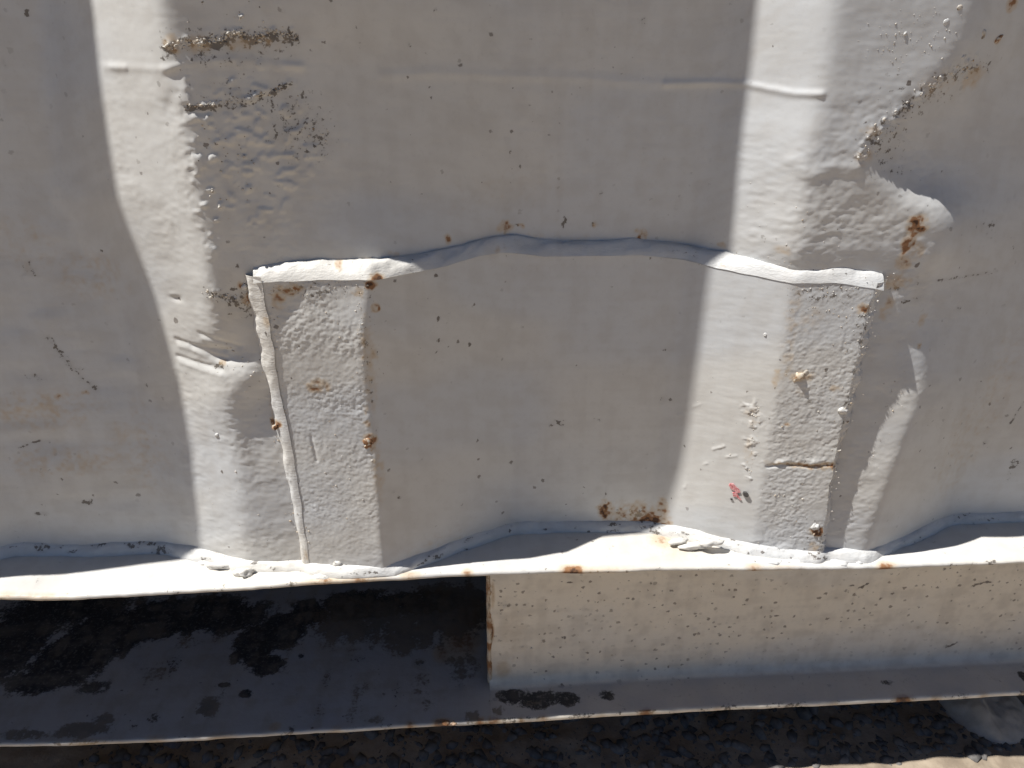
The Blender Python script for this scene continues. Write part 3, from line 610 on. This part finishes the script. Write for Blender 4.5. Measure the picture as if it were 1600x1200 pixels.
LIPR = [(1405, 14, .95), (1455, 10, .6), (1010, 12, .8), (848, 8, .55), (815, 6, .5), (1525, 10, .4), (1595, 10, .95), (770, 14, .6), (1120, 8, .4), (1300, 9, .3), (690, 14, .9), (750, 8, .8), (640, 8, .6), (520, 14, .4), (330, 30, .35), (120, 40, .35), (230, 20, .4), (940, 12, .3)]
rust = np.maximum(pm([(768, 985, 6, 34, .85), (766, 1045, 5, 26, .7), (770, 930, 5, 40, .6), (786, 1045, 20, 30, .35), (800, 990, 34, 90, .16)], Xw, Zw, YW) * flat_, lipm(LIPR, Xw, Yw))
lipd = lambda X, Y: .55 * sstep(-.25, .5, fbm(X * 70, X * 0 + Y * 300, 337, 3)) * sstep(YL + .003, YL + .0008, Y)
dirt = 0.5 * sstep(.006, 0, ledge(Xw) - .006 - Zw) * sstep(0, .5, fbm(Xw * 150, Zw * 150, 336, 3)) * flat_
for L in ([(1340, 920), (1356, 912)], [(1478, 1012), (1496, 1004)], [(1520, 915), (1545, 908)]):
    p = [at(a, b, YW) for a, b in L]; dirt = np.maximum(dirt, .85 * seg(Xw, Zw, p, .0006))
dirt = np.maximum(dirt, pm([(1330, 915, 8, 3, .8), (1395, 928, 5, 3, .8), (1215, 962, 7, 3, .8), (1165, 945, 6, 3, .7), (1540, 910, 20, 3, .6), (1480, 1010, 14, 4, .6), (1500, 900, 6, 3, .7), (1580, 970, 16, 3, .5), (890, 910, 9, 3, .7), (785, 945, 14, 3, .6), (880, 996, 7, 3, .7), (815, 1010, 6, 3, .7), (1085, 935, 4, 3, .6)], Xw, Zw, YW) * flat_)
dirt = np.maximum(dirt, lipd(Xw, Yw)); dirt = np.maximum(dirt, onfl * (.13 + .16 * fbm(Xw * 60, Yw * 90, 338, 3)) * sstep(YL + .001, YL + .004, Yw))  # grime on the flange top also deepened to stand in for shade
web = grid('web', np.stack([Xw, Yw, Zw], -1), M_RAIL, rail, {'rust': rust, 'dirt': dirt, 'peel_shade': peel_shade, 'mud_shade': mud_shade, 'grime_shade': np.clip(onfl * (.75 + .3 * fbm(Xw * 45, Yw * 60, 339, 3)) * sstep(YL + .0005, YL + .002, Yw), 0, 1)}, flip=True)
web['label'] = 'cream rail web curving into its lower flange'
# cut end of the web: plate edge and the pocket's side plate
zs_ = np.linspace(float(ledge(x_open)) - TH * .5, float(low(x_open)), 60); ed = []
for z in zs_:
    w_ = 0.0004 * float(fbm(z * 300, 0.0, 341, 2)); ed.append([(x_open - .0002 + w_, YW, z), (x_open - .0012 + w_, YW + .0016, z), (x_open - .0012 + w_, YW + .0050, z), (x_open + .0012, YW + .0056, z), (x_open + .0012, 0.50, z)])
ed = np.array(ed); grid('pocket_side_plate', ed, M_RAIL, rail, {'rust': np.full(ed.shape[:2], .55), 'dirt': np.full(ed.shape[:2], .5), 'peel_shade': np.zeros(ed.shape[:2]), 'mud_shade': np.zeros(ed.shape[:2])})

ze = np.linspace(float(ledge(x_open)) - TH * .5, float(low(x_open)) + .001, 200); we = .0016 * (1 + .5 * fbm(ze * 260, ze * 0, 343, 3))
jb = fillet('joint_bead', np.stack([x_open - .0008 - .3 * we, np.full(200, YW + .0008), ze], -1), np.stack([x_open + we, np.full(200, YW - .0003), ze], -1), np.tile(np.array([-.3, -.95, 0]), (200, 1)), M_SPAT, rail, .8, 345, .35, n=8, dirtv=.8, rustf=lambda X, Z: .55 + .5 * fbm(Z * 160, X * 160, 346, 2))
jb['label'] = 'rusty joint at the cut end of the web'
# fork pocket floor (left of the web) with its front lip
xl_ = spaced(-1.0, -0.32, x_open + .001, x_open + .0011, 0.0012, 0.02)
yy = np.concatenate([np.linspace(.50, .16, 30), np.linspace(.157, YL + .0014, 130)])
lipL = [(YL + .0006, -.0002), (YL + .0001, -.0007), (YL, -.0014), (YL, -.0022), (YL + .0001, -.0028), (YL + .0008, -.0034), (YL + .006, -.0036), (.10, -.0036)]
Xl = np.repeat(xl_[:, None], len(yy) + len(lipL), 1); Yl = np.concatenate([np.repeat(yy[None], len(xl_), 0), np.repeat(np.array([p[0] for p in lipL])[None], len(xl_), 0)], 1)
Zl = low(Xl) + np.concatenate([np.zeros_like(yy), np.array([p[1] for p in lipL])])[None]
Zl = Zl + 0.0005 * fbm(Xl * 25, Yl * 25, 351, 3) + .0001 * fbm(Xl * 200, Yl * 200, 352, 2)
Yl = Yl + 0.0007 * fbm(Xl * 40, Xl * 0, 353, 3) * sstep(.0, YL, Yl)
peel_shade = fm([(20, 1000, 90, 90, 1.0), (110, 1030, 90, 62, 1.0), (60, 1066, 60, 30, .9), (170, 990, 100, 60, 1.0), (250, 968, 110, 50, 1.0), (330, 955, 90, 40, .95), (400, 1005, 52, 48, 1.0), (440, 985, 60, 44, 1.0), (415, 1038, 44, 26, .9), (480, 960, 60, 36, .9), (385, 1083, 16, 9, .8), (350, 1070, 16, 5, .7), (470, 1025, 12, 6, .7), (150, 1075, 40, 14, .6), (560, 945, 120, 40, .8), (330, 965, 160, 46, .85), (100, 950, 160, 50, .9), (660, 940, 120, 34, .75)], Xl, Yl, zlow_px)  # real peeled patches; the deep ones widened to paint in the pocket's shade
mud_shade = fm([(40, 1148, 50, 12, .6), (130, 1140, 60, 14, .75), (160, 1125, 26, 12, .65), (325, 1105, 22, 20, .75), (345, 1085, 10, 12, .55), (560, 1090, 18, 40, .4), (545, 1120, 16, 14, .45), (670, 1100, 20, 26, .4), (740, 1118, 22, 16, .5), (640, 985, 140, 60, .62), (700, 950, 120, 70, .85), (560, 965, 140, 60, .75), (720, 1040, 40, 40, .5), (660, 1070, 30, 30, .42), (300, 1000, 60, 30, .4), (240, 1050, 40, 24, .38), (590, 1125, 30, 10, .4)], Xl, Yl, zlow_px)  # real mud near the lip; broad deep patches stand in for shade
rust = np.maximum(lipm(LIPR, Xl, Yl), fm([(720, 1000, 40, 40, .6), (740, 960, 30, 40, .7), (690, 1020, 20, 20, .5), (430, 1135, 12, 8, .5)], Xl, Yl, zlow_px))
dirt = fm([(240, 1122, 12, 8, .7), (270, 1040, 16, 20, .5), (560, 1030, 14, 6, .5), (655, 1035, 12, 5, .8), (455, 1140, 8, 6, .7), (210, 1135, 8, 4, .6), (510, 1060, 8, 20, .5), (500, 1110, 12, 16, .4), (620, 1080, 8, 16, .4)], Xl, Yl, zlow_px)
dirt = np.maximum(dirt, lipd(Xl, Yl))
pf = grid('pocket_floor', np.stack([Xl, Yl, Zl], -1), M_FLOOR, rail, {'rust': rust, 'dirt': dirt, 'peel_shade': peel_shade, 'mud_shade': mud_shade}, flip=True)
pf['label'] = 'shaded pocket floor with black peeled patches, coloured darker deep inside for shade'

def box(name, x0, x1, y0, y1, z0, z1, mat, parent):
    V = [(x, y, z) for x in (x0, x1) for y in (y0, y1) for z in (z0, z1)]
    F = [(0, 1, 3, 2), (4, 6, 7, 5), (0, 4, 5, 1), (2, 3, 7, 6), (0, 2, 6, 4), (1, 5, 7, 3)]
    return mesh_from(name, V, F, mat, parent, smooth=False)
zt0 = float(ledge(-.1))
box('pocket_back_plate', -1.05, x_open + .01, .48, .49, -.14, -.012, M_STEEL, rail)
box('pocket_roof_plate', -1.1, x_open + .02, .012, .50, -.011, -.006, M_STEEL, rail)
box('cargo_floor', -1.15, 1.25, .07, 2.4, -.004, .02, M_STEEL, cont)
box('far_rail', -1.15, 1.25, 2.38, 2.42, -.16, -.004, M_STEEL, cont)
# little weld lump where the pocket plate meets the rail's flange

# ------------------------------------------------------------------ spatter
def lump_mesh(seed, sub=1, rough=0.3, squash=0.75):
    import bmesh
    bm = bmesh.new(); bmesh.ops.create_icosphere(bm, subdivisions=sub, radius=1)
    r = random.Random(seed)
    f = [(Vector((r.uniform(-1, 1), r.uniform(-1, 1), r.uniform(-1, 1))) * r.uniform(1, 2.6), r.uniform(0, 6)) for _ in range(5)]
    for v in bm.verts:
        k = 1 + rough * sum(math.sin(v.co.dot(a) * 1.6 + p) for a, p in f) / 2.2
        v.co *= k; v.co.y *= squash
    V = np.array([v.co[:] for v in bm.verts]); F = np.array([[v.index for v in q.verts] for q in bm.faces]); bm.free(); return V, F
LUMPS = [lump_mesh(i, 1) for i in range(10)]
def spatter(name, pts, f, mat, parent, label, rustv, sink=.30, dk=.5):
    """joined tiny droplets, too small to pick apart"""
    VV, FF, RR, DD = [], [], [], []; n = 0
    ys = f(np.array([p[0] for p in pts]), np.array([p[1] for p in pts]))
    for (x, z, r), y in zip(pts, ys):
        V, F = LUMPS[random.randrange(10)]; a = random.uniform(0, 6.28); c, s_ = math.cos(a), math.sin(a)
        W = V * r * np.array([random.uniform(.8, 1.4), 1, random.uniform(.7, 1.1)])
        W = np.stack([W[:, 0] * c - W[:, 2] * s_, W[:, 1], W[:, 0] * s_ + W[:, 2] * c], -1) + np.array([x, y + r * sink, z])
        VV.append(W); FF.append(F + n); n += len(V)
        q = random.random(); RR.append(np.full(len(V), rustv * q * q)); DD.append(np.full(len(V), dk * random.random() ** 1.5))
    o = mesh_from(name, np.concatenate(VV), np.concatenate(FF), mat, parent, {'rust': np.concatenate(RR), 'dirt': np.concatenate(DD)}, True, 'stuff')
    o['label'] = label; return o
wsurf = lambda x, z: wallT(x, z) - wall_relief(x, z)
psurf = lambda x, z: patchT(x, z) - patch_relief(x, z)
def along(L, n, jit, r0, r1, f):
    out = []
    for _ in range(n):
        i = random.randrange(len(L) - 1); t = random.random(); px_ = L[i][0] * (1 - t) + L[i + 1][0] * t + random.gauss(0, jit); py_ = L[i][1] * (1 - t) + L[i + 1][1] * t + random.gauss(0, jit * .7)
        x, z = on(px_, py_, f); out.append((x, z, r0 + (r1 - r0) * random.random() ** 3))
    return out
crust = along([(262, 74), (300, 66), (340, 62), (370, 52), (400, 60), (430, 50), (462, 56)], 320, 5, .0002, .0009, wallT)
crust += along([(288, 166), (340, 162), (380, 156), (415, 146), (455, 130)], 150, 3, .0002, .0007, wallT)
crust += along([(430, 160), (500, 200), (480, 240)], 40, 20, .0002, .0006, wallT)
crust += along([(300, 30), (380, 20), (400, 100), (300, 130)], 30, 20, .0002, .0005, wallT)
crust += along([(310, 200), (370, 250), (350, 330)], 40, 22, .0003, .0008, wallT)
crust += along([(325, 455), (350, 464), (395, 476)], 50, 5, .0003, .0008, wallT)
spatter('weld_spatter', crust, wsurf, M_SPAT, wall, 'crusty lines of weld spatter on the left ridge', .35, 0.15, .95)
pts = []
pts += along([(1400, 40), (1430, 90), (1460, 40), (1380, 110)], 90, 30, .0002, .0006, wallT)
pts += along([(1345, 245), (1400, 180), (1460, 130), (1530, 95)], 200, 8, .0002, .0008, wallT)
pts += along([(1180, 330), (1300, 380), (1230, 300)], 40, 40, .0002, .0007, wallT)
pts += along([(340, 560), (400, 590), (410, 640)], 26, 16, .0003, .0008, wallT)
pts += along([(1400, 580), (1360, 740), (1330, 850)], 40, 12, .0002, .0006, wallT)
pts += along([(360, 740), (400, 860)], 18, 26, .0002, .0007, wallT)
spatter('weld_spatter', pts, wsurf, M_SPAT, wall, 'crust of tiny painted weld spatter', .35)
pts = along([(450, 470), (540, 470), (560, 600), (480, 620)], 60, 26, .0002, .0006, patchT)
pts += along([(470, 700), (560, 740), (500, 860)], 50, 30, .0002, .0006, patchT)
pts += along([(1270, 470), (1340, 470), (1300, 600), (1260, 700)], 70, 20, .0002, .0006, patchT)
pts += along([(1240, 760), (1230, 860)], 36, 24, .0002, .0007, patchT)
pts += along([(1176, 635), (1180, 660), (1172, 700), (1170, 745)], 40, 5, .0003, .0007, patchT)
pts += along([(1080, 640), (1120, 740), (1190, 560)], 16, 30, .0002, .0006, patchT)
pts += along([(560, 450), (565, 520), (570, 640)], 40, 3, .0002, .0006, patchT)
pts += along([(420, 452), (430, 560), (450, 660), (478, 840)], 70, 5, .0002, .0007, patchT)
pts += along([(410, 450), (500, 446), (590, 444)], 50, 5, .0002, .0007, patchT)
pts += along([(1245, 448), (1310, 450), (1370, 458)], 40, 5, .0002, .0007, patchT)
pts += along([(1362, 480), (1330, 620), (1290, 820)], 70, 5, .0002, .0007, patchT)
spatter('weld_spatter', pts, psurf, M_SPAT, patch, 'tiny painted droplets on the plate', .45)
pts = along([(396, 460), (412, 560), (436, 690), (468, 870)], 90, 6, .0002, .0008, wallT)
pts += along([(400, 418), (500, 414), (590, 412)], 40, 6, .0002, .0007, wallT)
pts += along([(1130, 398), (1250, 416), (1400, 432)], 50, 6, .0002, .0007, wallT)
spatter('weld_spatter', pts, wsurf, M_SPAT, wall, 'spatter strewn beside the plate welds', .5)
bl = []
for _ in range(120):
    x, z = at(random.uniform(775, 1620), random.triangular(895, 1050, 930), YW); bl.append((x, z, .0003 + .0009 * random.random() ** 3))
spatter('paint_blister', bl, lambda x, z: np.full(len(x), YW), M_RAIL, web, 'small blisters in the web paint', .2, .35)
# larger single blobs
def blob(px_, py_, r, f, parent, rustv, seed, label=None, sq=.8, dirtv=.2, name='weld_blob', dy=0.0):
    V, F = lump_mesh(seed, 3, .34, sq); x, z = on(px_, py_, f); y = float(f(x, z)) + dy
    r *= PX; g = fbm(V[:, 0] * 2 + seed, V[:, 2] * 2 + V[:, 1], seed, 2)
    V = V * r * (1 + .16 * fbm(V[:, 0] * 4 + seed, V[:, 2] * 4 + V[:, 1] * 3, seed + 5, 2))[:, None] * np.array([1, .62, 1]) + np.array([x, y + r * .12, z])
    o = mesh_from(name, V, F, M_SPAT if rustv > .1 else M_WELD, parent, {'rust': np.clip(rustv * (.7 + .9 * g), 0, 1.2), 'dirt': np.clip(dirtv * (1 + g), 0, 1)})
    if label: o['label'] = label
    return o
blob(1250, 588, 9, patchT, patch, .55, 1, 'rusty knob of weld on the right flat', 1.0); blob(1259, 583, 6, patchT, patch, .4, 2); blob(1243, 592, 5, patchT, patch, .6, 3)
blob(530, 884, 9, patchT, patch, .05, 4, 'chunky painted blob at the foot of the plate', 1.1)
blob(1276, 822, 8, patchT, patch, .1, 5, None, .9); blob(1275, 832, 8, patchT, patch, 1.1, 6, 'rust-cored blob on the right edge', .8)
blob(1150, 862, 8, patchT, patch, .3, 7, 'yellowed blob low on the lit slope', 1.1); blob(1157, 857, 6, patchT, patch, .2, 8)
blob(1318, 641, 8, patchT, patch, .05, 9); blob(1196, 523, 3.6, patchT, patch, 0, 10, None, 1.2); blob(1197, 523, 2.5, patchT, patch, 0, 11)
blob(576, 690, 8, patchT, patch, 1.0, 12, 'rusty chip on the plate bend', .7); blob(573, 697, 5, patchT, patch, .8, 13, None, .7)
blob(431, 664, 6, wallT, wall, 1.0, 14, 'rust bloom beside the left weld', .6, dy=-.002)
blob(340, 680, 4, wallT, wall, 0, 15, None, 1.2); blob(382, 449, 4, wallT, wall, 0, 16, None, .9); blob(527, 420, 6, wallT, wall, .25, 17, 'paint-covered knob above the top weld', 1.1, dy=-.003)
blob(1480, 36, 4, wallT, wall, .05, 19, None, .35); blob(1535, 54, 5, wallT, wall, .2, 20, None, .5); blob(1415, 53, 2.2, wallT, wall, 0, 21, None, .7); blob(1505, 89, 2.5, wallT, wall, 0, 22, None, .8)
blob(1500, 13, 4, wallT, wall, .3, 23, None, .4); blob(375, 26, 4, wallT, wall, 0, 24, None, 1.3); blob(1385, 202, 3, wallT, wall, 0, 25)
blob(1560, 60, 5, wallT, wall, .8, 26)
# thick lumps of the foot weld
def foot(px_, py_, rx, ry, rz_, seed, label=None, rustv=0.05, Y=-.008, par=rail):
    V, F = lump_mesh(seed, 3, .28, 1); x, z = at(px_, py_, Y)
    V = V * (1 + .30 * fbm(V[:, 0] * 3 + seed, V[:, 2] * 3 + V[:, 1] * 3, seed, 4, .6))[:, None] * np.array([rx, ry, rz_]) * PX + np.array([x, Y, z])
    o = mesh_from('weld_lump', V, F, M_WELD, par, {'rust': np.full(len(V), rustv), 'dirt': np.full(len(V), .1)})
    if label: o['label'] = label
foot(1315, 880, 24, 14, 9, 31, 'lump of weld at the foot of the right ridge'); foot(1336, 877, 12, 12, 8, 32); foot(1298, 884, 12, 9, 7, 33)
foot(1240, 882, 34, 10, 7, 34); foot(1205, 880, 24, 10, 8, 35); foot(1170, 880, 16, 10, 6, 36); foot(600, 893, 26, 9, 7, 37); foot(560, 897, 26, 9, 7, 38); foot(500, 900, 18, 10, 8, 39)
foot(380, 895, 14, 10, 8, 40, 'rounded end of the foot weld', Y=-.004); foot(345, 884, 26, 9, 7, 41, Y=.004); foot(318, 880, 16, 9, 6, 42, Y=.009)
foot(1085, 852, 26, 10, 7, 43, Y=.004); foot(1110, 848, 20, 9, 7, 44, 'flaking lump of paint and weld', Y=.001); foot(1060, 845, 16, 8, 6, 45, Y=.007)
foot(697, 1131, 11, 5, 5, 46, 'small rusty weld lump on the lower lip', .7, YL + .0005); foot(708, 1130, 7, 4, 4, 47, None, .6, YL + .0005)
# red paint chip and the dark flake beside it
def flake(name, px_, py_, pts2, mat, label, th=.0004):
    x, z = on(px_, py_, patchT); n = len(pts2); V = []
    for dy in (-th, .0003):
        for a, b in pts2: xx, zz = x + a * PX, z - b * PX; V.append((xx, float(patchT(xx, zz)) + dy - .0003, zz))
    bmv = V; me = bpy.data.meshes.new(name)
    F = [tuple(range(n))] + [(i, (i + 1) % n, n + (i + 1) % n, n + i) for i in range(n)]
    me.from_pydata(bmv, [], F); me.materials.append(mat); o = bpy.data.objects.new(name, me); col.objects.link(o); o.parent = patch; o['label'] = label
flake('paint_chip', 1140, 755, [(0, 0), (6, -1), (12, 5), (17, 9), (19, 14), (13, 17), (9, 13), (3, 11), (-1, 5)], M_RED, 'chip of red paint on the lit slope')
flake('paint_chip', 1150, 770, [(-6, 0), (0, -3), (4, 4), (10, 12), (7, 13), (1, 7), (-4, 8)], M_RED, 'torn tail of the red paint chip')
flake('metal_flake', 1164, 771, [(-3, -4), (2, -5), (5, -1), (4, 4), (0, 5), (-4, 2)], M_DARKCHIP, 'dark grey flake beside the red chip', .0012)
flake('metal_flake', 1142, 779, [(-2, 0), (1, -2), (3, 0), (0, 2)], M_DARKCHIP, 'tiny dark flake under the red chip')

# ------------------------------------------------------------------ ground
GZ = -0.193
def gz(X, Y): return GZ + 0.006 * fbm(X * 9, Y * 9, 401, 3) + 0.0025 * fbm(X * 60, Y * 60, 402, 3)
xg = spaced(-30, -0.30, 0.50, 30, 0.003, 1.2); yg = spaced(-30, -0.12, 0.20, 30, 0.003, 1.2)
Xq, Yq = np.meshgrid(xg, yg); near = sstep(1.5, .2, np.hypot(Xq, Yq))
Zq = GZ + (gz(Xq, Yq) - GZ) * near
g = grid('ground', np.stack([Xq, Yq, Zq], -1), M_GROUND); g['kind'] = 'structure'; g['label'] = 'pale dusty ground below the rail'
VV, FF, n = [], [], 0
for _ in range(6500):  # only under the rail: the dark stones paint in the strip's shade
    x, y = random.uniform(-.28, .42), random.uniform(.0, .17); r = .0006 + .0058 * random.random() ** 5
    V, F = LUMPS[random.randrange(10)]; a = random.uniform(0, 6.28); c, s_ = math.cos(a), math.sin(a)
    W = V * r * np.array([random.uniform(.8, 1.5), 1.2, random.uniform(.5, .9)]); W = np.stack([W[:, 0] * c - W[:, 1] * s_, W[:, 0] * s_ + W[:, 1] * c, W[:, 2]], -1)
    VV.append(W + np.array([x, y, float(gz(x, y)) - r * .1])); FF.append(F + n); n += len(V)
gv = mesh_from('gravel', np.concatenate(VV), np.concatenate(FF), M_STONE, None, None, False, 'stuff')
gv['label'] = 'loose gravel and grit under the rail, coloured dark for shade'; gv['category'] = 'gravel'
# half-shaded rock with a crest
n_, m_ = 90, 60
u = np.linspace(-1, 1, n_)[:, None]; v = np.linspace(-1, 1, m_)[None, :]
rx_, ry_ = at_z(1580, 1150, GZ + .006)
Xr = rx_ + 0.034 * u + 0 * v; Yr = ry_ + .034 + 0.036 * v + 0 * u
prf = np.clip(1 - (np.abs(u) ** 2.4) - (np.abs(v) ** 2.4), 0, 1) ** .6
crest = np.exp(-.5 * ((u + .25 - .55 * (v + .2) ** 2 - .3 * v) / .12) ** 2)
Zr = GZ - .004 + prf * (0.015 + 0.007 * crest + .004 * fbm(Xr * 70, Yr * 70, 411, 3))
rock = grid('rock', np.stack([Xr, Yr, Zr], -1), M_ROCK); rock['label'] = 'smooth dusty rock with a pale crest lying half under the rail at lower right'; rock['category'] = 'rock'
